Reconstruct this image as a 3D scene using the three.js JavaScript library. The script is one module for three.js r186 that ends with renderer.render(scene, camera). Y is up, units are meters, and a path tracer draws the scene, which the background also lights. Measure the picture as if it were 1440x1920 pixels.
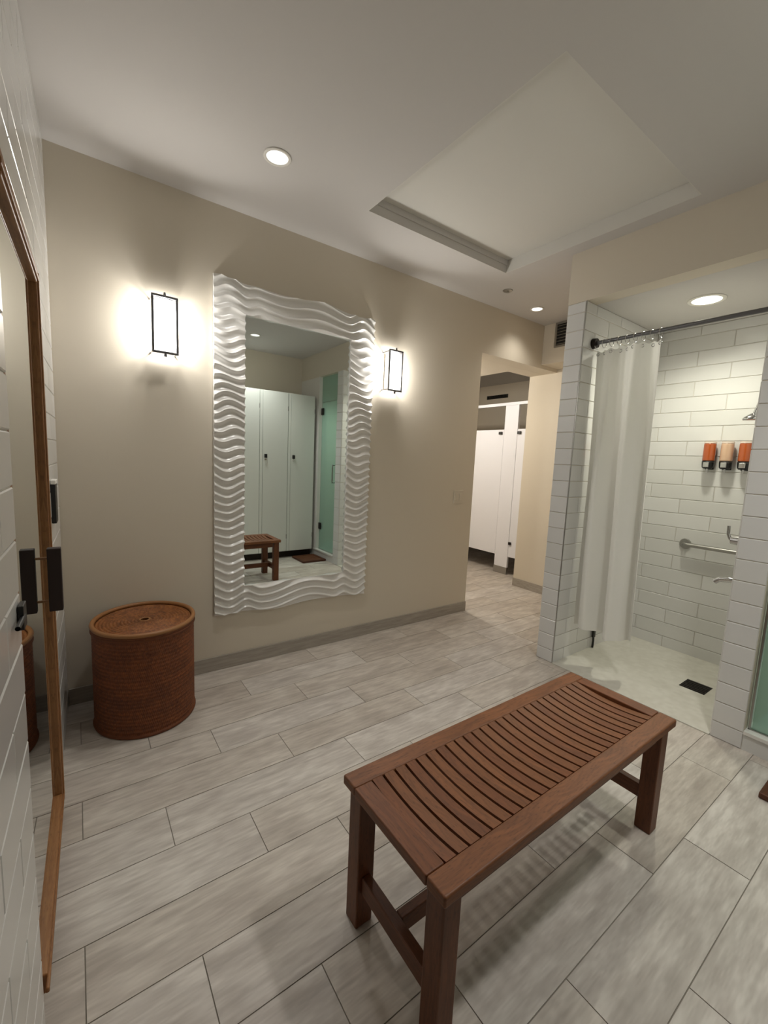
import * as THREE from 'three';
import { RoundedBoxGeometry } from 'three/addons/geometries/RoundedBoxGeometry.js';
import { mergeGeometries } from 'three/addons/utils/BufferGeometryUtils.js';

// ---------------------------------------------------------------- camera, exposure
const scene = new THREE.Scene();
scene.background = new THREE.Color(0x000000);
const camera = new THREE.PerspectiveCamera(100.505, 0.75, 0.02, 40);
{
  const R = new THREE.Vector3(0.811985, 0.044638, 0.581969), U = new THREE.Vector3(0.034062, 0.991748, -0.123593), F = new THREE.Vector3(0.582684, -0.120179, -0.803764);
  camera.position.set(0.0773, 1.38, 2.6984);
  camera.quaternion.setFromRotationMatrix(new THREE.Matrix4().makeBasis(R, U, F.clone().negate()));
}
const renderer = new THREE.WebGLRenderer({ antialias: true });
renderer.toneMapping = THREE.LinearToneMapping;
renderer.toneMappingExposure = 1.2;
renderer.shadowMap.enabled = true;

// lamp strengths (candela) and tints
const SCONCE_CD = 0.68, DOWN_CD = 4.4, SHOWER_CD = 3.6, TOILET_CD = 3.3, STEAM_CD = 5.0;
const LAMP_WHITE = 0xfffdf8, SHOWER_WHITE = 0xfdfbe8, WARM_WHITE = 0xfffaf0;

// ---------------------------------------------------------------- dimensions (metres)
const H = 2.7757, X1 = 2.7789, X2 = 3.8292, XP = 4.18;          // ceiling, shower front plane, shower back wall, passage end wall
const ZP0 = 0.9587, ZP1 = 1.0908, ZP2 = 2.0247, ZP3 = 2.1615;   // shower piers
const XD = 3.0284, HD = 2.366, HH = 2.4592, ZW = 3.23, ZL = 2.70;
const LEFT_TURN = -0.034;                                        // the left wall stands slightly out of square

// ---------------------------------------------------------------- random numbers and noise
let seedValue = 20260;
function rnd() { seedValue = (seedValue * 1664525 + 1013904223) >>> 0; return seedValue / 4294967296; }
function hash(ix, iy, s) { let h = (ix * 374761393 + iy * 668265263 + s * 974634777) | 0; h = Math.imul(h ^ (h >>> 13), 1274126177); return ((h ^ (h >>> 16)) >>> 0) / 4294967296; }
function noise(x, y, s, px = 1e9, py = 1e9) {
  const xi = Math.floor(x), yi = Math.floor(y), fx = x - xi, fy = y - yi, w = (i, p) => ((i % p) + p) % p;
  const u = fx * fx * (3 - 2 * fx), v = fy * fy * (3 - 2 * fy);
  const a = hash(w(xi, px), w(yi, py), s), b = hash(w(xi + 1, px), w(yi, py), s), c = hash(w(xi, px), w(yi + 1, py), s), d = hash(w(xi + 1, px), w(yi + 1, py), s);
  return a + (b - a) * u + (c - a) * v + (a - b - c + d) * u * v;
}
function texture(w, h, f, srgb = true) {
  const data = new Uint8Array(w * h * 4);
  for (let j = 0; j < h; j++) for (let i = 0; i < w; i++) { const c = f(i / w, j / h, i, j), k = (j * w + i) * 4; data[k] = Math.max(0, Math.min(255, c[0])); data[k + 1] = Math.max(0, Math.min(255, c[1])); data[k + 2] = Math.max(0, Math.min(255, c[2])); data[k + 3] = 255; }
  const t = new THREE.DataTexture(data, w, h, THREE.RGBAFormat);
  t.wrapS = t.wrapT = THREE.RepeatWrapping; t.magFilter = THREE.LinearFilter; t.minFilter = THREE.LinearMipmapLinearFilter; t.generateMipmaps = true;
  if (srgb) t.colorSpace = THREE.SRGBColorSpace;
  t.needsUpdate = true; return t;
}
const mix = (a, b, t) => a + (b - a) * t, mix3 = (a, b, t) => [mix(a[0], b[0], t), mix(a[1], b[1], t), mix(a[2], b[2], t)];
const clamp01 = (t) => Math.max(0, Math.min(1, t));

// ---------------------------------------------------------------- materials
const std = (color, roughness, extra = {}) => new THREE.MeshStandardMaterial({ color, roughness, ...extra });
// grey wood-look porcelain: 1.6 m x 1.6 m sheet, grain along u
const plankMap = texture(1024, 1024, (u, v) => {
  const streak = noise(u * 16, v * 160, 1, 16, 160), streak2 = noise(u * 22, v * 70, 2, 22, 70), cloud = noise(u * 9, v * 18, 3, 9, 18), cloud2 = noise(u * 30, v * 60, 4, 30, 60), fine = noise(u * 60, v * 400, 5, 60, 400);
  let t = 0.26 * streak + 0.2 * streak2 + 0.22 * cloud + 0.14 * cloud2 + 0.18 * fine;
  t = clamp01((t - 0.27) / 0.46);
  const dark = clamp01((noise(u * 7, v * 40, 9, 7, 40) - 0.66) * 4) * streak2;
  const c = mix3([180, 171, 163], [216, 209, 201], t);
  return mix3(c, [148, 138, 130], dark * 0.5);
});
const plankRough = texture(256, 256, (u, v) => { const t = 105 + 50 * noise(u * 24, v * 60, 12, 24, 60); return [t, t, t]; }, false);
const plankMats = [0xffffff, 0xf8f6f3, 0xf1eeea].map((c) => std(c, 1.0, { map: plankMap, roughnessMap: plankRough }));
const groutMat = std(0x8d857b, 0.9);
// brown hardwood: 0.5 m sheet, grain along u
function woodMap(seed, light, dark, deep) {
  return texture(512, 512, (u, v) => {
    const warp = noise(u * 4, v * 10, seed, 4, 10), g = noise(u * 6, v * 90 + warp * 6, seed + 1, 6, 9999), f = noise(u * 40, v * 256, seed + 2, 40, 256), c = noise(u * 5, v * 9, seed + 3, 5, 9);
    const col = mix3(light, dark, clamp01(0.5 * g + 0.35 * c + 0.2 * f));
    return mix3(col, deep, clamp01((f - 0.72) * 2.2) * 0.6);
  });
}
const teakMap = woodMap(31, [142, 88, 50], [98, 57, 29], [58, 29, 13]);
const teak = [0xffffff, 0xf0e6e0, 0xdccfc6].map((c) => std(c, 0.5, { map: teakMap }));
const oakMap = woodMap(57, [170, 122, 76], [124, 80, 44], [84, 50, 26]);
const oak = std(0xffffff, 0.45, { map: oakMap });
const wickerMap = texture(512, 512, (u, v) => {
  const weave = noise(u * 90, v * 60, 71, 90, 60), band = noise(u * 3, v * 40, 72, 3, 40), c = noise(u * 9, v * 9, 73, 9, 9);
  return mix3([84, 40, 15], [146, 80, 34], clamp01(0.5 * weave + 0.3 * band + 0.25 * c - 0.05));
});
const wickerBump = texture(512, 512, (u, v, i, j) => { const t = 128 + 90 * Math.sin(u * Math.PI * 2 * 60 + (Math.floor(v * 34) % 2) * Math.PI) + 30 * (noise(u * 128, v * 64, 75, 128, 64) - 0.5); return [t, t, t]; }, false);
const wicker = std(0xffffff, 0.62, { map: wickerMap, bumpMap: wickerBump, bumpScale: 0.0015 });
const rattan = std(0x9a6a3e, 0.45);
const litLidMap = texture(256, 256, (u, v) => mix3([100, 56, 22], [176, 112, 58], clamp01(0.6 * noise(u * 64, v * 40, 77, 64, 40) + 0.4 * noise(u * 10, v * 30, 78, 10, 30))));
const litLidWicker = std(0xffffff, 0.55, { map: litLidMap, bumpMap: wickerBump, bumpScale: 0.0012 });  // lid coloured lighter than body wicker: the body's shade is put into colour
const paintGrain = texture(256, 256, (u, v) => { const t = 120 + 30 * noise(u * 128, v * 128, 81, 128, 128); return [t, t, t]; }, false);
const wallPaint = std(0xd6ccbb, 0.75, { bumpMap: paintGrain, bumpScale: 0.0003 });
const ceilingPaint = std(0xcdc9c5, 0.85);
const litTrayPaint = std(0xdad7d0, 0.8);  // lighter than the ceiling: extra brightness of the recess put into its colour
const tileGlaze = [0xdbdad8, 0xd8d7d4, 0xdedddb].map((c) => new THREE.MeshPhysicalMaterial({ color: c, roughness: 0.28, clearcoat: 0.5, clearcoatRoughness: 0.12 }));
const tileGrout = std(0xd5d0c6, 0.85);
const showerFloorMap = texture(256, 256, (u, v) => mix3([192, 188, 177], [209, 206, 196], 0.6 * noise(u * 40, v * 40, 91, 40, 40) + 0.4 * noise(u * 8, v * 8, 92, 8, 8)));
const showerFloorMat = std(0xffffff, 0.55, { map: showerFloorMap });
const baseTileMap = texture(512, 64, (u, v) => mix3([150, 142, 132], [180, 172, 161], 0.6 * noise(u * 30, v * 10, 95, 30, 10) + 0.4 * noise(u * 90, v * 40, 96, 90, 40)));
const baseTile = std(0xffffff, 0.5, { map: baseTileMap });
const chrome = std(0xc4c4c4, 0.16, { metalness: 1 });
const brushed = std(0xa8a6a2, 0.32, { metalness: 1 });
const greySteel = std(0x77777a, 0.35, { metalness: 1 });
const darkBronze = std(0x2a2320, 0.4, { metalness: 0.7 });
const blackPlastic = std(0x141312, 0.45);
const darkBrown = std(0x210c07, 0.6);
const mirrorGlass = std(0xdfe5e2, 0.015, { metalness: 1 });
const whiteLacquer = new THREE.MeshPhysicalMaterial({ color: 0xe6e3de, roughness: 0.3, clearcoat: 0.4, clearcoatRoughness: 0.2 });
const lockerWhite = new THREE.MeshPhysicalMaterial({ color: 0xe4e6e0, roughness: 0.25, clearcoat: 0.5, clearcoatRoughness: 0.15 });
const partitionWhite = std(0xe8e8ee, 0.4);
const whitePlastic = std(0xe8e4dc, 0.45);
const greyDoor = std(0x4a4a46, 0.5);
const curtainCloth = new THREE.MeshPhysicalMaterial({ color: 0xf3f2ed, roughness: 0.9, transmission: 0.15, thickness: 0, side: THREE.DoubleSide });
const steamGlass = new THREE.MeshPhysicalMaterial({ color: 0xcbd9d2, roughness: 0.5, transmission: 0.85, thickness: 0, ior: 1.45 });
const steamTile = std(0xbdc8c4, 0.4);
const glow = (color, strength) => new THREE.MeshStandardMaterial({ color: 0xffffff, roughness: 0.4, emissive: color, emissiveIntensity: strength });

// ---------------------------------------------------------------- helpers
const taken = {};
function numbered(name) { const n = taken[name] = (taken[name] ?? -1) + 1; return n ? name + '_' + String(n).padStart(3, '0') : name; }
function shade(o) { o.castShadow = o.receiveShadow = true; return o; }
function part(name, geometry, material, parent, x = 0, y = 0, z = 0) { const m = shade(new THREE.Mesh(geometry, material)); m.name = name; m.position.set(x, y, z); parent.add(m); return m; }
function thing(name, label, category, [x, y, z] = [0, 0, 0], turn = 0, group) {
  const g = new THREE.Group(); g.name = numbered(name); g.position.set(x, y, z); g.rotation.y = turn; g.userData = { label, category };
  if (group) g.userData.group = group;
  scene.add(g); return g;
}
function single(name, label, category, geometry, material, [x, y, z] = [0, 0, 0], group) {
  const m = shade(new THREE.Mesh(geometry, material)); m.name = numbered(name); m.position.set(x, y, z); m.userData = { label, category };
  if (group) m.userData.group = group;
  scene.add(m); return m;
}
function structGroup(name, label, category, pos = [0, 0, 0], turn = 0) { const g = thing(name, label, category, pos, turn); g.userData.kind = 'structure'; return g; }
function structMesh(name, label, category, geometry, material, pos) { const m = single(name, label, category, geometry, material, pos); m.userData.kind = 'structure'; return m; }
// box given by its two corners
function span(x0, x1, y0, y1, z0, z1) { const g = new THREE.BoxGeometry(x1 - x0, y1 - y0, z1 - z0); g.translate((x0 + x1) / 2, (y0 + y1) / 2, (z0 + z1) / 2); return g; }
// rounded box with uv in metres / sheet, grain along the given axis
function woodBox(w, h, d, r, axis, sheet = 0.5) {
  const g = new RoundedBoxGeometry(w, h, d, 2, r), p = g.attributes.position, n = g.attributes.normal, uv = g.attributes.uv, ox = rnd(), oy = rnd();
  for (let i = 0; i < p.count; i++) {
    const c = [p.getX(i), p.getY(i), p.getZ(i)], a = [Math.abs(n.getX(i)), Math.abs(n.getY(i)), Math.abs(n.getZ(i))];
    const others = [0, 1, 2].filter((k) => k !== axis), k = a[others[0]] > a[others[1]] ? others[1] : others[0];
    uv.setXY(i, c[axis] / sheet + ox, c[k] / sheet + oy + (a[axis] > 0.7 ? c[others[0]] : 0));
  }
  return g;
}
function rod(points, radius, seg = 10, closed = false) {
  const c = new THREE.CatmullRomCurve3(points.map((p) => new THREE.Vector3(...p)), closed, 'catmullrom', 0.0001);
  return new THREE.TubeGeometry(c, Math.max(2, points.length * 4), radius, seg, closed);
}
function cyl(r0, r1, h, seg = 24) { return new THREE.CylinderGeometry(r0, r1, h, seg); }
// glazed tile facing +z, front at z = 0, chamfered edge; shared between alike tiles
const tileCache = new Map();
function tileGeometry(w, h, t = 0.007, b = 0.0025) {
  const key = Math.round(w * 1000) + '_' + Math.round(h * 1000);
  if (tileCache.has(key)) return tileCache.get(key);
  const X = w / 2, Y = h / 2, ring = (x, y, z) => [[-x, -y, z], [x, -y, z], [x, y, z], [-x, y, z]], f = ring(X - b, Y - b, 0), e = ring(X, Y, -b), k = ring(X, Y, -t), pos = [], uv = [];
  const quad = (...q) => { for (const i of [0, 1, 2, 0, 2, 3]) { pos.push(...q[i]); uv.push(q[i][0], q[i][1]); } };
  quad(f[0], f[1], f[2], f[3]);
  for (let i = 0; i < 4; i++) { const j = (i + 1) % 4; quad(e[i], e[j], f[j], f[i]); quad(k[i], k[j], e[j], e[i]); }
  const g = new THREE.BufferGeometry(); g.setAttribute('position', new THREE.Float32BufferAttribute(pos, 3)); g.setAttribute('uv', new THREE.Float32BufferAttribute(uv, 2)); g.computeVertexNormals();
  tileCache.set(key, g); return g;
}
// running-bond tiles on a plane: (u, v) -> tiles added to parent; frame gives the plane's origin and turn about y; skip(u0,u1,v0,v1) leaves tiles out
const COURSE = 0.1096, FIRST = 0.0896, GAP = 0.0035;
function tiles(parent, origin, turn, u0, u1, v0, v1, length, shift = 0, skip = null) {
  const rows = [[v0, Math.min(v1, FIRST)]];
  for (let v = FIRST; v < v1 - 0.004; v += COURSE) rows.push([v, Math.min(v1, v + COURSE)]);
  const c = Math.cos(turn), s = Math.sin(turn);
  rows.forEach(([a, b], r) => {
    if (b <= v0 + 0.01) return;
    a = Math.max(a, v0);
    let u = u0 - ((r % 2 ? length / 2 : 0) + shift) % length;
    for (; u < u1 - 0.006; u += length) {
      const p = Math.max(u, u0), q = Math.min(u + length, u1);
      if (q - p < 0.008 || (skip && skip(p, q, a, b))) continue;
      const m = part(numbered('tile_piece') && 'tile', tileGeometry(q - p - GAP, b - a - GAP), tileGlaze[Math.floor(hash(Math.round(p * 100), r, 7) * 3)], parent);
      const uu = (p + q) / 2, jit = (hash(r, Math.round(q * 100), 8) - 0.5) * 0.0008;
      m.position.set(origin[0] + c * uu + s * jit, origin[1] + (a + b) / 2, origin[2] - s * uu + c * jit); m.rotation.y = turn;
    }
  });
}
const TURN_RIGHT = Math.PI / 2, TURN_LEFT = -Math.PI / 2;   // tile normal towards +x / -x

// ================================================================ SETTING
// ---- floor: grey wood-look planks in thirds bond
{
  const floor = structGroup('floor', 'grey wood-look porcelain plank floor of the changing room', 'floor');
  part('grout_bed', span(-0.35, 6.2, -0.12, -0.0025, -3.2, 3.4), groutMat, floor);
  const L = 0.8004, W = 0.2002, zones = [[-3.1, -0.33, 2.6, 6.0], [-0.33, -0.15, 2.6, XP], [-0.15, 0, XD, XP], [0, ZP0, -0.09, XP], [ZP0, ZW, -0.09, X1 + 0.006]];
  for (let k = -23; k < 10; k++) {
    const z0 = 1.410 + k * W, z1 = z0 + W, start = 0.0506 + (((k % 3) + 3) % 3) * 0.2635;
    for (let n = -2; n < 8; n++) {
      const x0 = start + n * L, x1 = x0 + L, tone = plankMats[Math.floor(rnd() * 3)], ou = Math.floor(rnd() * 16) / 16, ov = Math.floor(rnd() * 8) / 8;
      for (const [a, b, c, d] of zones) {
        const za = Math.max(z0 + 0.0015, a), zb = Math.min(z1 - 0.0015, b), xa = Math.max(x0 + 0.0015, c), xb = Math.min(x1 - 0.0015, d);
        if (zb - za < 0.003 || xb - xa < 0.01) continue;
        const g = span(xa, xb, -0.008, (hash(k, n, 3) - 0.5) * 0.0006, za, zb), p = g.attributes.position, uv = g.attributes.uv;
        for (let i = 0; i < p.count; i++) uv.setXY(i, (p.getX(i) - x0) / 1.6 + ou, (p.getZ(i) - z0) / 1.6 + ov);
        part('plank', g, tone, floor);
      }
    }
  }
}
// ---- ceiling with its raised square tray
{
  const ceiling = structGroup('ceiling', 'white plaster ceiling with a raised square tray', 'ceiling');
  const shape = new THREE.Shape([[-0.3, -0.15], [4.35, -0.15], [4.35, 3.4], [-0.3, 3.4]].map(([x, z]) => new THREE.Vector2(x, -z)));
  const tray = [[1.464, 0.5033], [2.6758, 0.5033], [2.6758, 1.7114], [1.464, 1.7114]];
  shape.holes.push(new THREE.Path(tray.map(([x, z]) => new THREE.Vector2(x, -z))));
  const slab = new THREE.ExtrudeGeometry(shape, { depth: 0.085, bevelEnabled: false }); slab.rotateX(-Math.PI / 2); slab.translate(0, H, 0);
  part('slab', slab, ceilingPaint, ceiling);
  part('tray_panel', span(1.44, 2.70, H + 0.085, H + 0.14, 0.48, 1.74), litTrayPaint, ceiling);
  for (const g of [span(1.4645, 1.4685, H + 0.0005, H + 0.0845, 0.5038, 1.7109), span(2.6713, 2.6753, H + 0.0005, H + 0.0845, 0.5038, 1.7109), span(1.469, 2.671, H + 0.0005, H + 0.0845, 1.7069, 1.7109)]) part('tray_side', g, litTrayPaint, ceiling);  // thin liners carrying the painted-in brightness round the recess
  part('tray_trim', span(1.469, 2.671, H + 0.05, H + 0.0845, 0.5036, 0.512), ceilingPaint, ceiling);
}
// ---- back wall with the opening to the toilets
{
  const s = new THREE.Shape([[-0.2, 0], [XD, 0], [XD, HD], [4.3, HD], [4.3, H], [-0.2, H]].map(([x, y]) => new THREE.Vector2(x, y)));
  const g = new THREE.ExtrudeGeometry(s, { depth: 0.15, bevelEnabled: false }); g.translate(0, 0, -0.15);
  structMesh('wall_back', 'beige painted wall carrying the white mirror and two sconces', 'wall', g, wallPaint);
  structMesh('baseboard_back', 'grey stone-look baseboard along the beige mirror wall', 'baseboard', span(0.004, XD - 0.001, 0.001, 0.09, 0.0005, 0.0125), baseTile);
}
// ---- passage beside the opening: upper bulkhead and the end wall below it
structMesh('wall_passage_upper', 'beige bulkhead with air grille beside the toilet opening', 'wall', span(3.9, 4.3, 2.40, H, 0.0005, ZP0), wallPaint);
structMesh('wall_passage', 'bright cream end wall right of the toilet opening', 'wall', span(XP, 4.3, 0, 2.3995, -0.33, ZP0), wallPaint);
structMesh('baseboard_passage', 'grey baseboard at foot of the cream end wall', 'baseboard', span(XP - 0.0125, XP - 0.0005, 0.001, 0.09, -0.33, ZP0 - 0.001), baseTile);
// ---- toilet room beyond the opening
structMesh('wall_toilet_side', 'cream side wall closing the toilet room', 'wall', span(4.3005, 6.1, 0, HD - 0.0005, -0.33, -0.20), wallPaint);
structMesh('wall_toilet_back', 'beige back wall behind the toilet stalls', 'wall', span(6.0, 6.1, 0, 2.9, -3.1, -0.331), wallPaint);
structMesh('wall_toilet_far', 'beige far wall of the toilet room', 'wall', span(2.5, 6.1, 0, 2.9, -3.2, -3.101), wallPaint);
structMesh('wall_toilet_left', 'beige left wall of the toilet room', 'wall', span(2.5, 2.6, 0, 2.9, -3.1, -0.151), wallPaint);
structMesh('ceiling', 'cream lit ceiling of the toilet room seen through the opening', 'ceiling', span(2.6005, 3.80, HD, HD + 0.1, -3.1, -0.151), wallPaint);
structMesh('ceiling', 'toilet stall ceiling raised so that it falls into shade', 'ceiling', span(3.8005, 5.9995, 2.75, 2.85, -3.1, -0.331), ceilingPaint);  // made-up height: raised behind the step so direct lamp light misses it
structMesh('wall_toilet_shade_upstand', 'added upstand keeping lamp light off the raised stall ceiling', 'wall', span(3.70, 3.80, HD + 0.1005, 2.85, -3.1, -0.331), wallPaint);
structMesh('wall_toilet_upper', 'beige upper wall closing the stall ceiling raised for shade', 'wall', span(3.8005, 6.1, HD, 2.85, -0.3305, -0.151), wallPaint);
// ---- left wall: white subway tile (in its own slightly turned frame)
{
  const w = structGroup('wall_left', 'white glazed subway tile wall at the left edge', 'wall', [0, 0, 0], LEFT_TURN);
  part('backing', span(-0.12, -0.005, 0, H, -0.02, 3.25), tileGrout, w);
  tiles(w, [0, 0, 0], TURN_RIGHT, -2.05, -0.003, 0, H - 0.001, 0.33, 0.05, (p, q, a, b) => { const z0 = -q, z1 = -p; return z0 > 0.86 && z1 < 1.5 && a > 0.12 && b < 1.85; });
  const pier = structGroup('wall_pier', 'narrow white tiled pier in front of the wood-framed mirror', 'wall', [0, 0, 0], LEFT_TURN);
  part('backing', span(0.0005, 0.0215, 0, H - 0.001, 1.572, 2.028), tileGrout, pier);
  tiles(pier, [0.026, 0, 0], TURN_RIGHT, -2.03, -1.57, 0, H - 0.001, 0.33, 0.19);
  tiles(pier, [0, 0, 1.567], Math.PI, -0.025, -0.001, 0, H - 0.001, 0.33, 0);
}
// ---- shower: partition walls, header, back wall, floor, ceiling
{
  const a = structGroup('wall_shower_left', 'grey-white tiled pier and side wall left of the shower opening', 'wall');
  part('core', span(X1 + 0.005, 4.3, 0, H, ZP0, ZP1 - 0.005), wallPaint, a);
  part('corner_bead', span(X1 - 0.0005, X1 + 0.004, 0.001, HH, ZP1 - 0.0035, ZP1 + 0.0005), brushed, a);
  tiles(a, [X1, 0, 0], TURN_LEFT, ZP0, ZP1 - 0.004, 0, HH, 0.4, 0);
  tiles(a, [0, 0, ZP1], 0, X1 + 0.004, X2, 0, HH, 0.33, 0.2);
  const b = structGroup('wall_shower_right', 'grey-white tiled pier between shower and green glass door', 'wall');
  part('core', span(X1 + 0.005, 4.2, 0, H, ZP2 + 0.005, ZP3), wallPaint, b);
  tiles(b, [X1, 0, 0], TURN_LEFT, ZP2 + 0.004, ZP3, 0, HH, 0.4, 0);
  tiles(b, [0, 0, ZP2], Math.PI, -X2, -X1 - 0.004, 0, HH, 0.33, 0.1);
  const c = structGroup('wall_shower_back', 'white subway tile back wall inside the shower', 'wall');
  part('core', span(X2 + 0.005, X2 + 0.12, 0, H, ZP1 - 0.004, ZP2 + 0.004), tileGrout, c);
  tiles(c, [X2, 0, 0], TURN_LEFT, ZP1, ZP2, 0, HH, 0.42, 0.13);
  structMesh('wall_right', 'beige header wall above the shower and glass door', 'wall', span(X1, X1 + 0.12, HH, H, ZP0 + 0.0005, ZW), wallPaint);
  structMesh('ceiling', 'white ceiling inside the shower with one bright downlight', 'ceiling', span(X1 + 0.121, X2 + 0.004, HH, HH + 0.1, ZP1 - 0.004, ZP2 + 0.004), ceilingPaint);
  const sf = span(X1 - 0.004, X2, -0.02, 0.006, ZP1, ZP2), p = sf.attributes.position, uv = sf.attributes.uv;
  for (let i = 0; i < p.count; i++) uv.setXY(i, p.getX(i), p.getZ(i));
  structMesh('floor', 'pale cream shower floor with a dark rectangular drain', 'floor', sf, showerFloorMat);
}
// ---- wall opposite the mirror, seen in its reflection
structMesh('wall_front', 'beige wall behind the white lockers, seen in the mirror', 'wall', span(-0.25, 4.3, 0, H, ZW, ZW + 0.12), wallPaint);
// ---- steam room behind the green glass
{
  const s = structGroup('wall_steam', 'pale green steam room shell behind the frosted glass door', 'wall');
  part('curb', span(X1 + 0.002, X1 + 0.13, 0, 0.085, ZP3 + 0.0005, ZW), tileGlaze[1], s);
  part('curb_cap', span(X1 - 0.006, X1 + 0.135, 0.085, 0.102, ZP3 + 0.0005, ZW), whiteLacquer, s);
  part('back_wall', span(4.2, 4.3, 0, H, ZP3, ZW), steamTile, s);
  part('steam_floor', span(X1 + 0.1305, 4.2, 0, 0.06, ZP3 + 0.0005, ZW), steamTile, s);
  part('steam_ceiling', span(X1 + 0.121, 4.2, HH, HH + 0.1, ZP3 + 0.0005, ZW), steamTile, s);
  part('jamb_panel', span(X1 + 0.002, X1 + 0.12, 0.102, HH, 2.655, ZW), whiteLacquer, s);
}

// ================================================================ OBJECTS
// ---- slatted wooden bench
{
  const x0 = 0.683, x1 = 1.884, z0 = 1.718, z1 = 2.148, top = 0.46, cx = (x0 + x1) / 2, cz = (z0 + z1) / 2, w = x1 - x0, d = z1 - z0;
  const b = thing('bench', 'reddish brown slatted wooden bench standing in the middle of the plank floor', 'bench', [cx, 0, cz]);
  const rail = 0.062, end = 0.058, th = 0.03;
  for (const s of [-1, 1]) {
    part('seat_rail', woodBox(w, th, rail, 0.006, 0), teak[0], b, 0, top - th / 2, s * (d / 2 - rail / 2));
    part('seat_end', woodBox(end, th - 0.001, d - 2 * rail - 0.001, 0.004, 2), teak[1], b, s * (w / 2 - end / 2), top - th / 2 - 0.0005, 0);
    part('apron', woodBox(w - 0.17, 0.052, 0.022, 0.003, 0), teak[2], b, 0, top - th - 0.026, s * (d / 2 - 0.04));
    part('end_apron', woodBox(0.022, 0.052, d - 0.17, 0.003, 2), teak[2], b, s * (w / 2 - 0.05), top - th - 0.026, 0);
    for (const t of [-1, 1]) part('leg', woodBox(0.058, top - th, 0.058, 0.005, 1), teak[2], b, s * (w / 2 - 0.045), (top - th) / 2, t * (d / 2 - 0.045));
    part('side_stretcher', woodBox(0.03, 0.055, d - 0.148, 0.004, 2), teak[2], b, s * (w / 2 - 0.045), 0.14, 0);
  }
  part('long_stretcher', woodBox(w - 0.12, 0.05, 0.028, 0.004, 0), teak[2], b, 0, 0.142, 0);
  // dished cross slats
  const n = 26, inner = w - 2 * end, pitch = inner / n, sw = pitch - 0.0085, sd = d - 2 * rail - 0.0005, dip = 0.014, st = 0.02;
  const variants = [0, 1, 2, 3].map(() => {
    const g = new THREE.BoxGeometry(sw, st, sd, 1, 1, 14), p = g.attributes.position, uv = g.attributes.uv, ox = rnd(), oy = rnd();
    for (let i = 0; i < p.count; i++) { const t = p.getZ(i) / (sd / 2); uv.setXY(i, p.getZ(i) / 0.5 + ox, (p.getX(i) + p.getY(i)) / 0.5 + oy); p.setY(i, p.getY(i) - dip * (1 - t * t)); }
    g.computeVertexNormals(); return g;
  });
  for (let i = 0; i < n; i++) part('slat', variants[i % 4], teak[(i * 7) % 3 === 0 ? 1 : 0], b, -inner / 2 + (i + 0.5) * pitch, top - 0.002 - st / 2, 0);
  part('support_batten', woodBox(inner, 0.014, 0.04, 0.002, 0), teak[2], b, 0, top - 0.053, 0);
  part('label_plate', span(-0.02, 0.02, -0.006, 0.006, 0, 0.0015), std(0xb09a6a, 0.35, { metalness: 0.8 }), b, 0.14, top - th - 0.03, d / 2 - 0.0288);
}
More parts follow.
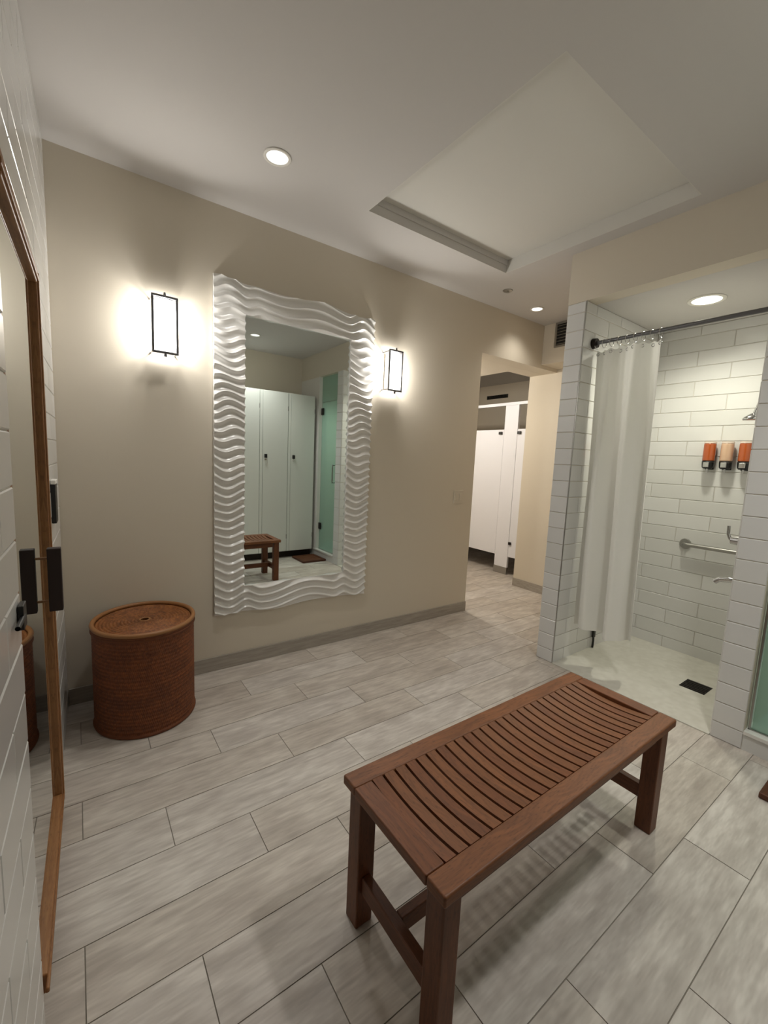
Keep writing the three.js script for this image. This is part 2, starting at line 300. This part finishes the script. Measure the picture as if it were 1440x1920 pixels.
// ---- oval wicker hamper
{
  const cx = 0.338, cz = 0.268, rx = 0.232, rz = 0.246, h = 0.525;
  const b = thing('wicker_hamper', 'oval reddish brown wicker laundry hamper with lid in the wall corner', 'hamper', [cx, 0, cz]);
  const pts = [new THREE.Vector2(0.001, 0.004), new THREE.Vector2(0.97, 0.004)], coils = 26, hb = h - 0.035;
  for (let i = 0; i < coils; i++) for (let j = 0; j < 5; j++) { const t = (i + j / 5) / coils; pts.push(new THREE.Vector2(0.98 + 0.02 * Math.sin(j / 5 * Math.PI), 0.004 + t * (hb - 0.004))); }
  pts.push(new THREE.Vector2(0.96, hb), new THREE.Vector2(0.94, hb - 0.02), new THREE.Vector2(0.93, 0.02), new THREE.Vector2(0.001, 0.02));
  const body = new THREE.LatheGeometry(pts, 96);
  { const p = body.attributes.position, uv = body.attributes.uv; for (let i = 0; i < p.count; i++) uv.setXY(i, uv.getX(i) * 2.9, p.getY(i) / 0.5); }
  body.scale(rx, 1, rz); body.computeVertexNormals(); part('body', body, wicker, b);
  const torusAt = (r, y, tube) => { const c = []; for (let i = 0; i < 72; i++) { const a = i / 72 * Math.PI * 2; c.push(new THREE.Vector3(Math.cos(a) * rx * r, y, Math.sin(a) * rz * r)); } return new THREE.TubeGeometry(new THREE.CatmullRomCurve3(c, true), 144, tube, 8, true); };
  part('base_ring', torusAt(0.985, 0.009, 0.009), wicker, b);
  part('upper_ring', torusAt(0.995, hb - 0.002, 0.007), wicker, b);
  // lid: coiled disc sunk inside a raised rim, with a finger hole
  const lp = [];
  const r0 = 0.085, rings = 13;
  lp.push(new THREE.Vector2(r0, hb - 0.012), new THREE.Vector2(r0, hb + 0.012));
  for (let i = 0; i < rings; i++) for (let j = 0; j <= 4; j++) { const t = (i + j / 5) / rings; lp.push(new THREE.Vector2(r0 + t * (0.95 - r0), hb + 0.012 + 0.006 * Math.sin(j / 5 * Math.PI))); }
  lp.push(new THREE.Vector2(0.955, hb + 0.012), new THREE.Vector2(0.96, hb - 0.01), new THREE.Vector2(r0, hb - 0.012));
  const lid = new THREE.LatheGeometry(lp, 96);
  { const p = lid.attributes.position, uv = lid.attributes.uv; for (let i = 0; i < p.count; i++) { const r = Math.hypot(p.getX(i), p.getZ(i)); uv.setXY(i, uv.getX(i) * 2.4, r * 0.46); } }
  lid.scale(rx, 1, rz); lid.computeVertexNormals();
  const lidMesh = part('lid', lid, litLidWicker, b);
  part('rim', torusAt(0.985, h - 0.011, 0.011), rattan, lidMesh);
  part('rim_band', torusAt(0.985, h - 0.026, 0.008), wicker, lidMesh);
  part('hole_ring', torusAt(0.1, hb + 0.016, 0.005), rattan, lidMesh);
}
// ---- big wall mirror with a white wave-carved frame
{
  const ox0 = 0.7476, ox1 = 1.8631, oy0 = 0.3575, oy1 = 2.3856, ix0 = 0.930, ix1 = 1.668, iy0 = 0.536, iy1 = 2.207;
  const m = thing('wall_mirror', 'tall rectangular wall mirror in a white wave-carved frame between two sconces', 'mirror', [0, 0, 0]);
  const ridge = 0.054;
  const side = (x) => { const t = clamp01(x < 1.3 ? (ix0 + 0.12 - x) / 0.14 : (x - ix1 + 0.12) / 0.14); return t * t * (3 - 2 * t); };
  const phase = (x, y) => { const s = side(x); return y / ridge + s * (0.34 * Math.sin(x * 27 + 1.9 * Math.sin(y * 2.9 + 0.7) + y * 5.1) + 0.2 * Math.sin(x * 13 - y * 8.3 + 1.0)) + (1 - s) * (0.42 * Math.sin(x * 11 + 0.8 + y * 3) + 0.2 * Math.sin(x * 6.1 - y * 9)); };
  const crest = (x, y) => { const t = phase(x, y), k = Math.abs(Math.sin(Math.PI * t)); return 0.013 + 0.021 * Math.pow(1 - k, 1.15); };
  const edge = (x) => 0.010 * Math.sin(x * 9.5 + 0.4) + 0.004 * Math.sin(x * 17 + 2);
  const bend = (x, y) => y > iy1 ? y + edge(x) * (y - iy1) / (oy1 - iy1) : y < iy0 ? y - edge(x + 0.3) * (iy0 - y) / (iy0 - oy0) : y;
  const pos = [], index = [], xs = [], ys = [];
  const fill = (arr, a, b, n) => { for (let i = 0; i < n; i++) arr.push(a + (b - a) * i / n); };
  fill(xs, ox0, ix0, 18); fill(xs, ix0, ix1, 74); fill(xs, ix1, ox1, 18); xs.push(ox1);
  fill(ys, oy0, iy0, 46); fill(ys, iy0, iy1, 420); fill(ys, iy1, oy1, 46); ys.push(oy1);
  const nx = xs.length, ny = ys.length, ids = new Int32Array(nx * ny).fill(-1);
  const inHole = (i, j) => xs[i] > ix0 - 1e-6 && xs[i + 1] < ix1 + 1e-6 && ys[j] > iy0 - 1e-6 && ys[j + 1] < iy1 + 1e-6;
  const vert = (i, j) => { const k = j * nx + i; if (ids[k] < 0) { ids[k] = pos.length / 3; const y = bend(xs[i], ys[j]); pos.push(xs[i], y, crest(xs[i], y)); } return ids[k]; };
  for (let j = 0; j < ny - 1; j++) for (let i = 0; i < nx - 1; i++) { if (inHole(i, j)) continue; const a = vert(i, j), b = vert(i + 1, j), c = vert(i + 1, j + 1), d = vert(i, j + 1); index.push(a, b, c, a, c, d); }
  // skirts down to the wall and down to the glass
  const skirt = (list, z) => { for (let k = 0; k < list.length - 1; k++) { const [p, q] = [list[k], list[k + 1]].map(([i, j]) => { const y = bend(xs[i], ys[j]); return [xs[i], y, crest(xs[i], y)]; }); const n = pos.length / 3; pos.push(...p, ...q, q[0], q[1], z, p[0], p[1], z); index.push(n, n + 2, n + 1, n, n + 3, n + 2); } };
  const line = (i0, j0, i1, j1) => { const n = Math.max(Math.abs(i1 - i0), Math.abs(j1 - j0)), l = []; for (let k = 0; k <= n; k++) l.push([i0 + Math.sign(i1 - i0) * k, j0 + Math.sign(j1 - j0) * k]); return l; };
  const I = nx - 1, J = ny - 1, a = 18, b = 18 + 74, c = 46, d = 46 + 420;
  skirt(line(0, 0, I, 0), 0.002); skirt(line(I, 0, I, J), 0.002); skirt(line(I, J, 0, J), 0.002); skirt(line(0, J, 0, 0), 0.002);
  skirt(line(b, c, a, c), 0.006); skirt(line(b, d, b, c), 0.006); skirt(line(a, d, b, d), 0.006); skirt(line(a, c, a, d), 0.006);
  const g = new THREE.BufferGeometry(); g.setAttribute('position', new THREE.Float32BufferAttribute(pos, 3)); g.setIndex(index); g.computeVertexNormals();
  const uv = []; for (let k = 0; k < pos.length; k += 3) uv.push(pos[k], pos[k + 1]); g.setAttribute('uv', new THREE.Float32BufferAttribute(uv, 2));
  part('frame', g, whiteLacquer, m);
  part('mirror_glass', span(ix0 - 0.01, ix1 + 0.01, iy0 - 0.01, iy1 + 0.01, 0.002, 0.009), mirrorGlass, m);
}
// ---- wood-framed mirror on the left wall
{
  const m = thing('framed_mirror', 'full-length brown wood-framed mirror hanging on the left tiled wall', 'mirror', [-0.0086, 0, 0], -0.0245);
  const z0 = 0.79, z1 = 1.568, y0 = 0.035, y1 = 1.955, fw = 0.055, t = 0.022, o = 0.001;
  part('backing_board', span(o, o + 0.006, y0 + 0.01, y1 - 0.01, z0 + 0.01, z1 - 0.01), darkBrown, m);
  part('mirror_glass', span(o + 0.006, o + 0.009, y0 + 0.02, y1 - 0.02, z0 + 0.02, z1 - 0.02), mirrorGlass, m);
  for (const z of [z0 + fw / 2, z1 - fw / 2]) {
    const t = z < 1 ? 0.022 : 0.011, s = part('stile', woodBox(t, y1 - y0, fw, 0.004, 1), oak, m, o + t / 2, (y0 + y1) / 2, z);
    if (z < 1) part('moulding', woodBox(0.008, y1 - y0 - 0.04, 0.014, 0.003, 1), oak, s, t / 2 - (z < 1 ? -0.001 : 0.003), 0, z < 1 ? 0.012 : -0.012);
  }
  for (const y of [y0 + fw / 2, y1 - fw / 2]) {
    const s = part('rail', woodBox(t, fw, z1 - z0 - 2 * fw, 0.004, 2), oak, m, o + t / 2, y, (z0 + z1) / 2);
    part('moulding', woodBox(0.008, 0.014, z1 - z0 - 0.05, 0.003, 2), oak, s, t / 2 + 0.001, y < 1 ? 0.012 : -0.012, 0);
  }
  const hd = part('pull_handle', new RoundedBoxGeometry(0.036, 0.205, 0.03, 2, 0.003), darkBrown, m, 0.043, 0.955, 1.01);
  for (const s of [-1, 1]) part('standoff', new THREE.CylinderGeometry(0.004, 0.004, 0.018, 10).rotateZ(Math.PI / 2), oak, hd, -0.026, s * 0.07, 0);
}
// ---- small things on the left wall
{
  const p = thing('wall_plaque', 'thin black wall plate with pale top edge near the left corner', 'wall plate', [0, 0, 0], LEFT_TURN);
  part('plate', new RoundedBoxGeometry(0.016, 0.165, 0.09, 2, 0.003), blackPlastic, p, 0.0085, 1.135, 0.4);
  part('cap', new RoundedBoxGeometry(0.018, 0.018, 0.092, 2, 0.003), whitePlastic, p, 0.0095, 1.227, 0.4);
  const hk = thing('robe_hook', 'black lever-shaped hook on the narrow tiled pier', 'hook', [0.0265 - 0.034 * 1.62, 1.035, 1.62], LEFT_TURN);
  part('hook_base', new RoundedBoxGeometry(0.010, 0.05, 0.04, 2, 0.002), blackPlastic, hk, 0.0055, 0, -0.018);
  part('hook_arm', rod([[0.008, 0.0, -0.02], [0.009, 0.002, 0.03], [0.009, 0.003, 0.07]], 0.0045), blackPlastic, hk);
  const dr = structGroup('door_1', 'dark grey door leaf at the lower left edge', 'door', [0, 0, 0], LEFT_TURN);
  part('leaf', span(0.001, 0.018, 0.008, 2.1, 2.07, 2.95), greyDoor, dr);
  part('door_handle', rod([[0.018, 1.0, 2.88], [0.045, 1.0, 2.88], [0.045, 1.0, 2.78]], 0.008), brushed, dr);
}
// ---- wall sconces: opal glass in a chrome cage
function sconce(x, label) {
  const s = thing('wall_sconce', label, 'sconce', [x, 2.04, 0], 0, 'sconces beside the mirror');
  part('back_plate', new RoundedBoxGeometry(0.085, 0.25, 0.014, 2, 0.003), chrome, s, 0, 0, 0.0075);
  part('shade', new RoundedBoxGeometry(0.098, 0.262, 0.066, 3, 0.012), glow(0xffffff, 2.2), s, 0, 0, 0.056);
  for (const a of [-1, 1]) {
    const r = part('cage_rail', new RoundedBoxGeometry(0.012, 0.292, 0.012, 2, 0.002), greySteel, s, a * 0.0585, 0, 0.086);
    for (const b of [-1, 1]) part('wall_arm', new RoundedBoxGeometry(0.008, 0.010, 0.08, 2, 0.002), greySteel, r, 0, b * 0.135, -0.045);
    part('cross_bar', new RoundedBoxGeometry(0.128, 0.012, 0.012, 2, 0.002), greySteel, s, 0, a * 0.142, 0.088);
    part('cap', new RoundedBoxGeometry(0.085, 0.008, 0.055, 2, 0.003), chrome, s, 0, a * 0.136, 0.056);
    part('finial', cyl(0.005, 0.008, 0.026, 12), greySteel, s, 0, a * 0.150, 0.088);
  }
  for (const y of [-0.075, 0.0, 0.075]) { const l = new THREE.PointLight(LAMP_WHITE, SCONCE_CD / 3, 0, 2); l.position.set(0, y, 0.07); l.castShadow = true; l.shadow.radius = 1.0; l.name = 'sconce_light'; s.add(l); }
  return s;
}
sconce(0.484, 'lit chrome-framed wall sconce left of the white mirror');
sconce(2.017, 'lit chrome-framed wall sconce right of the white mirror');
// ---- recessed downlights
function downlight(x, y, z, r, cd, color, strength, label, angle = 1.05) {
  const d = thing('downlight', label, 'downlight', [x, y, z], 0, 'recessed ceiling downlights');
  part('trim_ring', new THREE.LatheGeometry([[r, 0.001], [r * 1.28, 0.001], [r * 1.3, -0.003], [r * 1.22, -0.007], [r * 1.02, -0.006], [r, -0.002], [r, 0.001]].map(([a, b]) => new THREE.Vector2(a, b)), 40), whitePlastic, d);
  part('lens', cyl(r, r, 0.004, 40), glow(color, strength), d, 0, -0.001, 0);
  const l = new THREE.SpotLight(color, cd, 0, angle, 0.7, 2); l.position.set(0, -0.02, 0); l.target.position.set(0, -1, 0); l.castShadow = true; l.shadow.radius = 3.5; l.name = 'downlight_lamp'; d.add(l, l.target);
  return d;
}
downlight(0.895, H, 0.5875, 0.05, DOWN_CD * 0.55, LAMP_WHITE, 1.0, 'round white ceiling downlight above the left sconce');
downlight(3.445, H, 0.228, 0.045, DOWN_CD * 0.22, WARM_WHITE, 2.0, 'small round ceiling downlight above the toilet opening');
downlight(3.291, HH, 1.577, 0.078, SHOWER_CD, SHOWER_WHITE, 3.0, 'bright round downlight in the shower ceiling', 1.35);
downlight(1.8355, H, 2.48, 0.05, DOWN_CD * 1.2, LAMP_WHITE, 1.0, 'round ceiling downlight before the lockers, seen in the mirror');
{
  const d = thing('added_dome_lamp', 'unseen round dome lamp added to brighten the toilet room', 'added lamp', [3.2, HD, -1.2]);
  part('base', cyl(0.15, 0.15, 0.016, 40), whitePlastic, d, 0, -0.0085, 0);  // lamp added out of view to light the toilet room and its ceiling
  const dome = new THREE.SphereGeometry(0.14, 36, 18); dome.scale(1, 0.55, 1); part('dome', dome, glow(WARM_WHITE, 1.6), d, 0, -0.096, 0);
  const l = new THREE.PointLight(WARM_WHITE, TOILET_CD, 0, 2); l.position.set(0, -0.096, 0); l.castShadow = true; l.shadow.radius = 2.5; l.name = 'added_dome_light'; d.add(l);
}
downlight(3.5, HH, 2.65, 0.05, STEAM_CD, 0xe6fff4, 1.5, 'round downlight inside the steam room behind green glass', 1.3);
// ---- ceiling sprinklers
for (const [x, z, label] of [[2.936, 0.31, 'flat round sprinkler cover on the ceiling near the toilet opening']]) {
  const s = thing('sprinkler_head', label, 'sprinkler', [x, H, z]);
  part('escutcheon', new THREE.LatheGeometry([[0.001, -0.004], [0.012, -0.006], [0.034, -0.005], [0.04, 0], [0.001, 0]].map(([a, b]) => new THREE.Vector2(a, b)), 28), brushed, s);
  part('deflector', cyl(0.012, 0.012, 0.003, 16), brushed, s, 0, -0.014, 0);
  part('stem', cyl(0.004, 0.004, 0.01, 10), brushed, s, 0, -0.009, 0);
}
// ---- light switch
{
  const s = thing('light_switch', 'beige light switch plate on the wall beside the toilet opening', 'switch', [2.845, 1.085, 0]);
  part('plate', new RoundedBoxGeometry(0.115, 0.118, 0.007, 2, 0.002), wallPaint, s, 0, 0, 0.0037);
  for (const a of [-1, 1]) part('rocker', new RoundedBoxGeometry(0.034, 0.066, 0.006, 2, 0.002), wallPaint, s, a * 0.024, 0, 0.0085);
}
// ---- air grille on the bulkhead
{
  const v = thing('air_grille', 'dark slatted air grille high on the bulkhead beside the shower pier', 'vent', [3.9, 2.655, 0.32], -Math.PI / 2);
  part('duct_panel', span(-0.17, 0.17, -0.1, 0.1, 0.0005, 0.003), blackPlastic, v);
  part('frame', mergeGeometries([span(-0.19, 0.19, 0.098, 0.114, 0.0005, 0.012), span(-0.19, 0.19, -0.114, -0.098, 0.0005, 0.012), span(-0.19, -0.168, -0.098, 0.098, 0.0005, 0.012), span(0.168, 0.19, -0.098, 0.098, 0.0005, 0.012)]), brushed, v);
  for (let i = 0; i < 7; i++) { const s = part('slat', new THREE.BoxGeometry(0.336, 0.003, 0.016), brushed, v, 0, -0.084 + i * 0.028, 0.0085); s.rotation.x = 0.7; }
}
// ---- shower curtain, rod and rings
const ROD = [2.9, 2.212];
{
  const r = thing('curtain_rod', 'metal shower curtain rod spanning the shower opening', 'curtain rod', [ROD[0], ROD[1], ZP1]);
  const len = ZP2 - ZP1;
  part('tube', new THREE.CylinderGeometry(0.0125, 0.0125, len - 0.004, 18).rotateX(Math.PI / 2), greySteel, r, 0, 0, len / 2);
  part('flange', new THREE.CylinderGeometry(0.03, 0.034, 0.028, 24).rotateX(Math.PI / 2), darkBronze, r, 0, 0, 0.0145);
  part('flange', new THREE.CylinderGeometry(0.034, 0.03, 0.028, 24).rotateX(Math.PI / 2), darkBronze, r, 0, 0, len - 0.0145);
  const c = thing('shower_curtain', 'white fabric shower curtain drawn to the left of the shower', 'curtain', [0, 0, 0]);
  const z0 = 1.112, z1 = 1.505, yt = 2.165, yb = 0.27, nu = 150, nv = 60, pos = [], uv = [], index = [];
  const at = (s, t) => {                                   // s along the rod, t down
    const zz = mix(z0, z1, s) + mix(0.012, 0.05, s) * t * 0.9, fold = Math.sin(s * Math.PI * 2 * 2.6 + 0.5 + 0.5 * Math.sin(s * 5)) + 0.1 * Math.sin(s * Math.PI * 2 * 8.3 + 1.7 + t), amp = mix(0.02, 0.058, Math.min(1, t * 2.2));
    return [ROD[0] + 0.012 + amp * fold + 0.02 * t + 0.008 * Math.sin(t * 5 + s * 7), mix(yt, yb, t) - 0.010 * (1 - t) * (0.5 - 0.5 * Math.cos(s * Math.PI * 2 * 8)) + 0.012 * t * Math.sin(s * 9), zz + 0.01 * Math.cos(s * Math.PI * 2 * 2.6) * t * Math.min(1, s * 6)];
  };
  for (let j = 0; j <= nv; j++) for (let i = 0; i <= nu; i++) { pos.push(...at(i / nu, j / nv)); uv.push(i / nu * 1.8, j / nv * 1.9); }
  for (let j = 0; j < nv; j++) for (let i = 0; i < nu; i++) { const a = j * (nu + 1) + i; index.push(a, a + nu + 1, a + 1, a + 1, a + nu + 1, a + nu + 2); }
  const g = new THREE.BufferGeometry(); g.setAttribute('position', new THREE.Float32BufferAttribute(pos, 3)); g.setAttribute('uv', new THREE.Float32BufferAttribute(uv, 2)); g.setIndex(index); g.computeVertexNormals();
  part('cloth', g, curtainCloth, c);
  for (let i = 0; i < 9; i++) {
    const s = i / 8 * 0.98 + 0.01, q = at(s, 0.004), ring = new THREE.TorusGeometry(0.026, 0.0022, 8, 28);
    part('ring', ring, chrome, r, 0.004, -0.012, q[2] - ZP1);
    part('grommet', new THREE.TorusGeometry(0.009, 0.0022, 6, 16), chrome, c, q[0], q[1] - 0.014, q[2]).rotation.y = Math.PI / 2;
  }
}
// ---- soap dispensers on the shower wall
function dispenser(z, liquid, label) {
  const d = thing('soap_dispenser', label, 'dispenser', [X2, 1.405, z], -Math.PI / 2, 'soap dispensers on the shower wall');
  part('bracket', new RoundedBoxGeometry(0.05, 0.15, 0.012, 2, 0.003), blackPlastic, d, 0, 0.09, 0.0065);
  const r = 0.037, bot = part('reservoir', new THREE.LatheGeometry([[0.001, 0], [r * 0.9, 0], [r, 0.006], [r, 0.118], [r * 0.92, 0.126], [0.001, 0.126]].map(([a, b]) => new THREE.Vector2(a, b)), 28), new THREE.MeshPhysicalMaterial({ color: liquid, roughness: 0.3, clearcoat: 0.8, clearcoatRoughness: 0.1 }), d, 0, 0.075, 0.05);
  part('lid', cyl(r * 0.98, r, 0.012, 28), new THREE.MeshPhysicalMaterial({ color: 0xe9d9cc, roughness: 0.25 }), bot, 0, 0.131, 0);
  part('pump_body', new THREE.LatheGeometry([[0.001, 0.02], [0.026, 0.02], [0.034, 0.03], [r, 0.06], [r, 0.0745], [0.001, 0.0745]].map(([a, b]) => new THREE.Vector2(a, b)), 24), blackPlastic, d, 0, 0, 0.05);
  part('push_button', new RoundedBoxGeometry(0.036, 0.036, 0.014, 2, 0.004), chrome, d, 0, 0.048, 0.085);
  part('spout', cyl(0.007, 0.006, 0.026, 12), chrome, d, 0, 0.008, 0.05);
}
dispenser(1.545, 0xb5551f, 'wall soap dispenser of orange liquid, leftmost of three in the shower');
dispenser(1.648, 0xd9b496, 'wall soap dispenser of pale peach liquid between two orange ones');
dispenser(1.751, 0xb5551f, 'wall soap dispenser of orange liquid, nearest the shower head');
// ---- grab bar, shower fittings, drain
{
  const g = thing('grab_bar', 'horizontal brushed steel grab bar on the shower back wall', 'grab bar', [X2, 0.853, 1.455]);
  const e = 0.5, off = -0.05;
  part('bar', rod([[-0.004, 0, 0.0], [off + 0.012, 0, 0.0], [off, 0, 0.012], [off, 0, e - 0.012], [off + 0.012, 0, e], [-0.004, 0, e]], 0.0155, 14), brushed, g);
  for (const z of [0, e]) part('flange', new THREE.CylinderGeometry(0.036, 0.04, 0.01, 28).rotateZ(Math.PI / 2), brushed, g, -0.0055, 0, z);
  const s = thing('overhead_shower', 'round chrome shower head beside the right pier', 'shower head', [3.3, 1.80, ZP2]);
  part('arm', rod([[0, 0.06, -0.002], [0, 0.065, -0.06], [0, 0.04, -0.11], [0, -0.05, -0.135]], 0.009), chrome, s);
  part('head', new THREE.LatheGeometry([[0.001, 0.022], [0.014, 0.02], [0.042, 0.0], [0.05, -0.012], [0.046, -0.018], [0.001, -0.018]].map(([a, b]) => new THREE.Vector2(a, b)), 32), chrome, s, 0, -0.072, -0.14);
  part('flange', new THREE.CylinderGeometry(0.026, 0.03, 0.008, 24).rotateX(Math.PI / 2), chrome, s, 0, 0.06, -0.0045);
  const v = thing('shower_valve', 'chrome shower valve lever above the grab bar by the right pier', 'shower valve', [3.0, 1.03, ZP2]);
  part('plate', new THREE.CylinderGeometry(0.07, 0.075, 0.012, 32).rotateX(Math.PI / 2), chrome, v, 0, 0, -0.0065);
  part('hub', new THREE.CylinderGeometry(0.022, 0.03, 0.07, 24).rotateX(-Math.PI / 2), chrome, v, 0, 0, -0.047);
  part('lever', rod([[0, 0, -0.085], [0, 0.03, -0.098], [0, 0.075, -0.1]], 0.008), chrome, v);
  const w = thing('hand_shower_outlet', 'chrome lower water outlet below the grab bar end', 'faucet', [3.02, 0.80, ZP2]);
  part('plate', new THREE.CylinderGeometry(0.03, 0.034, 0.01, 28).rotateX(Math.PI / 2), chrome, w, 0, 0, -0.0055);
  part('spout', rod([[0, 0, -0.008], [0, 0.004, -0.07], [0, -0.004, -0.115], [0, -0.022, -0.135]], 0.015, 14), chrome, w);
  const d = thing('floor_drain', 'dark rectangular slotted drain in the shower floor', 'drain', [3.308, 0.006, 1.79]);
  part('tray', span(-0.075, 0.075, 0.0002, 0.002, -0.07, 0.07), blackPlastic, d);
  for (let i = 0; i < 6; i++) part('bar', span(-0.072 + i * 0.0245, -0.072 + i * 0.0245 + 0.012, 0.002, 0.005, -0.068, 0.068), darkBronze, d);
  const k = thing('squeegee', 'small black squeegee leaning low on the shower side wall', 'squeegee', [3.29, 0.007, ZP1 + 0.016]);
  part('blade', new RoundedBoxGeometry(0.03, 0.10, 0.016, 2, 0.003), blackPlastic, k, 0, 0.135, 0);
  part('grip', rod([[0, 0.0, 0], [0, 0.05, 0.002], [0, 0.09, 0]], 0.008), blackPlastic, k, 0, 0.004, 0);
}
// ---- green frosted steam-room door
{
  const za = ZP3 + 0.006, zb = 2.652, y0 = 0.108, y1 = 2.12, yt = HH - 0.004;
  const d = thing('glass_door', 'green frosted glass steam room door right of the shower pier', 'glass door', [X1 + 0.05, 0, 0]);
  part('pane', span(-0.005, 0.005, y0, y1, za + 0.014, zb - 0.006), steamGlass, d);
  part('channel', mergeGeometries([span(-0.011, 0.011, y0 - 0.004, yt, za, za + 0.01), span(-0.011, 0.011, y0 - 0.005, y0 - 0.001, za, zb)]), brushed, d);
  for (const y of [0.43, 2.0]) part('hinge', new RoundedBoxGeometry(0.034, 0.09, 0.06, 2, 0.003), darkBronze, d, 0, y, zb - 0.028);
  const h = part('handle', rod([[-0.006, 1.06, za + 0.075], [-0.045, 1.06, za + 0.075], [-0.045, 1.29, za + 0.075], [-0.006, 1.29, za + 0.075]], 0.0085, 12), brushed, d);
  const t = thing('transom_pane', 'green frosted glass transom above the steam room door', 'glass pane', [X1 + 0.05, 0, 0]);
  part('pane', span(-0.005, 0.005, y1 + 0.006, yt, za + 0.014, zb - 0.001), steamGlass, t);
  part('bottom_trim', span(-0.008, 0.008, y1 + 0.001, y1 + 0.006, za + 0.0105, zb - 0.001), brushed, t);
}
// ---- wooden floor mat by the glass door
{
  const m = thing('floor_mat', 'dark brown slatted wooden floor mat before the green glass door', 'mat', [2.598, 0, 2.49]);
  const w = 0.335, d = 0.36, t = 0.026, mw = std(0xffffff, 0.55, { map: teakMap }); mw.color.set(0xb9a79a);
  for (const s of [-1, 1]) { part('border', woodBox(w, t, 0.035, 0.005, 0), mw, m, 0, t / 2 + 0.0008, s * (d / 2 - 0.0175)); part('border', woodBox(0.035, t, d - 0.071, 0.004, 2), mw, m, s * (w / 2 - 0.0175), t / 2 + 0.0008, 0); }
  for (let i = 0; i < 7; i++) part('slat', woodBox(w - 0.072, t - 0.006, 0.033, 0.003, 0), teak[2], m, 0, t / 2 + 0.0005, -d / 2 + 0.0575 + i * 0.041);
}
// ---- lockers, seen in the mirror
function locker(x0, x1, label) {
  const w = x1 - x0, g = thing('locker', label, 'locker', [(x0 + x1) / 2, 0, ZL], Math.PI, 'white lockers opposite the mirror');
  part('body', span(-w / 2 + 0.001, w / 2 - 0.001, 0.09, 2.2, -0.52, -0.022), lockerWhite, g);
  part('plinth', span(-w / 2 + 0.001, w / 2 - 0.001, 0.001, 0.0895, -0.52, -0.06), darkBronze, g);
  part('side_stile', span(w / 2 - 0.036, w / 2 - 0.0015, 0.096, 2.196, -0.021, -0.002), lockerWhite, g);
  const dr = part('door', new RoundedBoxGeometry(w - 0.044, 2.1, 0.02, 2, 0.003), lockerWhite, g, -0.018, 1.146, -0.01);
  const k = part('lock', new RoundedBoxGeometry(0.034, 0.05, 0.02, 2, 0.004), blackPlastic, dr, w / 2 - 0.06, 0.225, 0.02);
  part('keyhole_plate', new THREE.CylinderGeometry(0.012, 0.012, 0.006, 18).rotateX(Math.PI / 2), chrome, dr, w / 2 - 0.06, 0.18, 0.013);
  for (const y of [-0.85, 0.85]) part('hinge', cyl(0.005, 0.005, 0.06, 10), chrome, dr, -w / 2 + 0.0225, y, 0.008);
}
locker(2.362, 2.745, 'white locker nearest the green glass door, seen in the mirror');
locker(1.979, 2.362, 'white locker second from the glass door, seen in the mirror');
locker(1.596, 1.979, 'white locker third from the glass door, at the mirror edge');
locker(1.213, 1.596, 'white locker farthest from the glass door');
// ---- toilet stalls beyond the opening
{
  const p = thing('toilet_partition', 'white toilet stall partition with doors seen through the opening', 'partition', [4.5, 0, 0]);
  part('headrail', span(-0.018, 0.018, 2.13, 2.165, -3.095, -0.335), partitionWhite, p);
  for (const [a, b] of [[-0.872, -0.672], [-1.75, -1.55], [-2.6, -2.4]]) {
    const pi = part('pilaster', span(-0.014, 0.014, 0.09, 2.129, a, b), partitionWhite, p);
    part('shoe', span(-0.018, 0.018, 0.001, 0.0895, a - 0.003, b + 0.003), brushed, pi);
  }
  for (const [a, b, s] of [[-1.546, -0.876, 1], [-0.668, -0.34, -1], [-2.396, -1.754, 1]]) {
    const dr = part('door', span(-0.012, 0.012, 0.235, 1.835, a, b), partitionWhite, p);
    part('latch', new RoundedBoxGeometry(0.02, 0.035, 0.05, 2, 0.004), blackPlastic, dr, -0.022, 1.79, s > 0 ? b - 0.045 : a + 0.03);
    part('hinge', new RoundedBoxGeometry(0.02, 0.035, 0.035, 2, 0.004), darkBronze, dr, -0.022, 0.41, s > 0 ? a + 0.03 : a + 0.02);
  }
  for (const z of [-0.772, -1.65, -2.5]) part('side_panel', span(0.015, 1.49, 0.235, 1.835, z - 0.012, z + 0.012), partitionWhite, p);
  const v = thing('ceiling_vent', 'dark air grille high on the wall behind the stalls', 'vent', [6.0, 2.55, -2.3]);
  part('frame', mergeGeometries([span(-0.15, 0.15, -0.008, -0.0005, -0.15, -0.125), span(-0.15, 0.15, -0.008, -0.0005, 0.125, 0.15), span(-0.15, -0.125, -0.008, -0.0005, -0.125, 0.125), span(0.125, 0.15, -0.008, -0.0005, -0.125, 0.125)]), blackPlastic, v);
  for (let i = 0; i < 6; i++) part('slat', span(-0.125, 0.125, -0.007, -0.002, -0.118 + i * 0.042, -0.098 + i * 0.042), blackPlastic, v);
  part('duct_panel', span(-0.125, 0.125, -0.0018, -0.0005, -0.125, 0.125), blackPlastic, v);
  v.rotation.z = -Math.PI / 2; v.scale.set(0.2, 1, 1.5);
}
renderer.render(scene, camera);
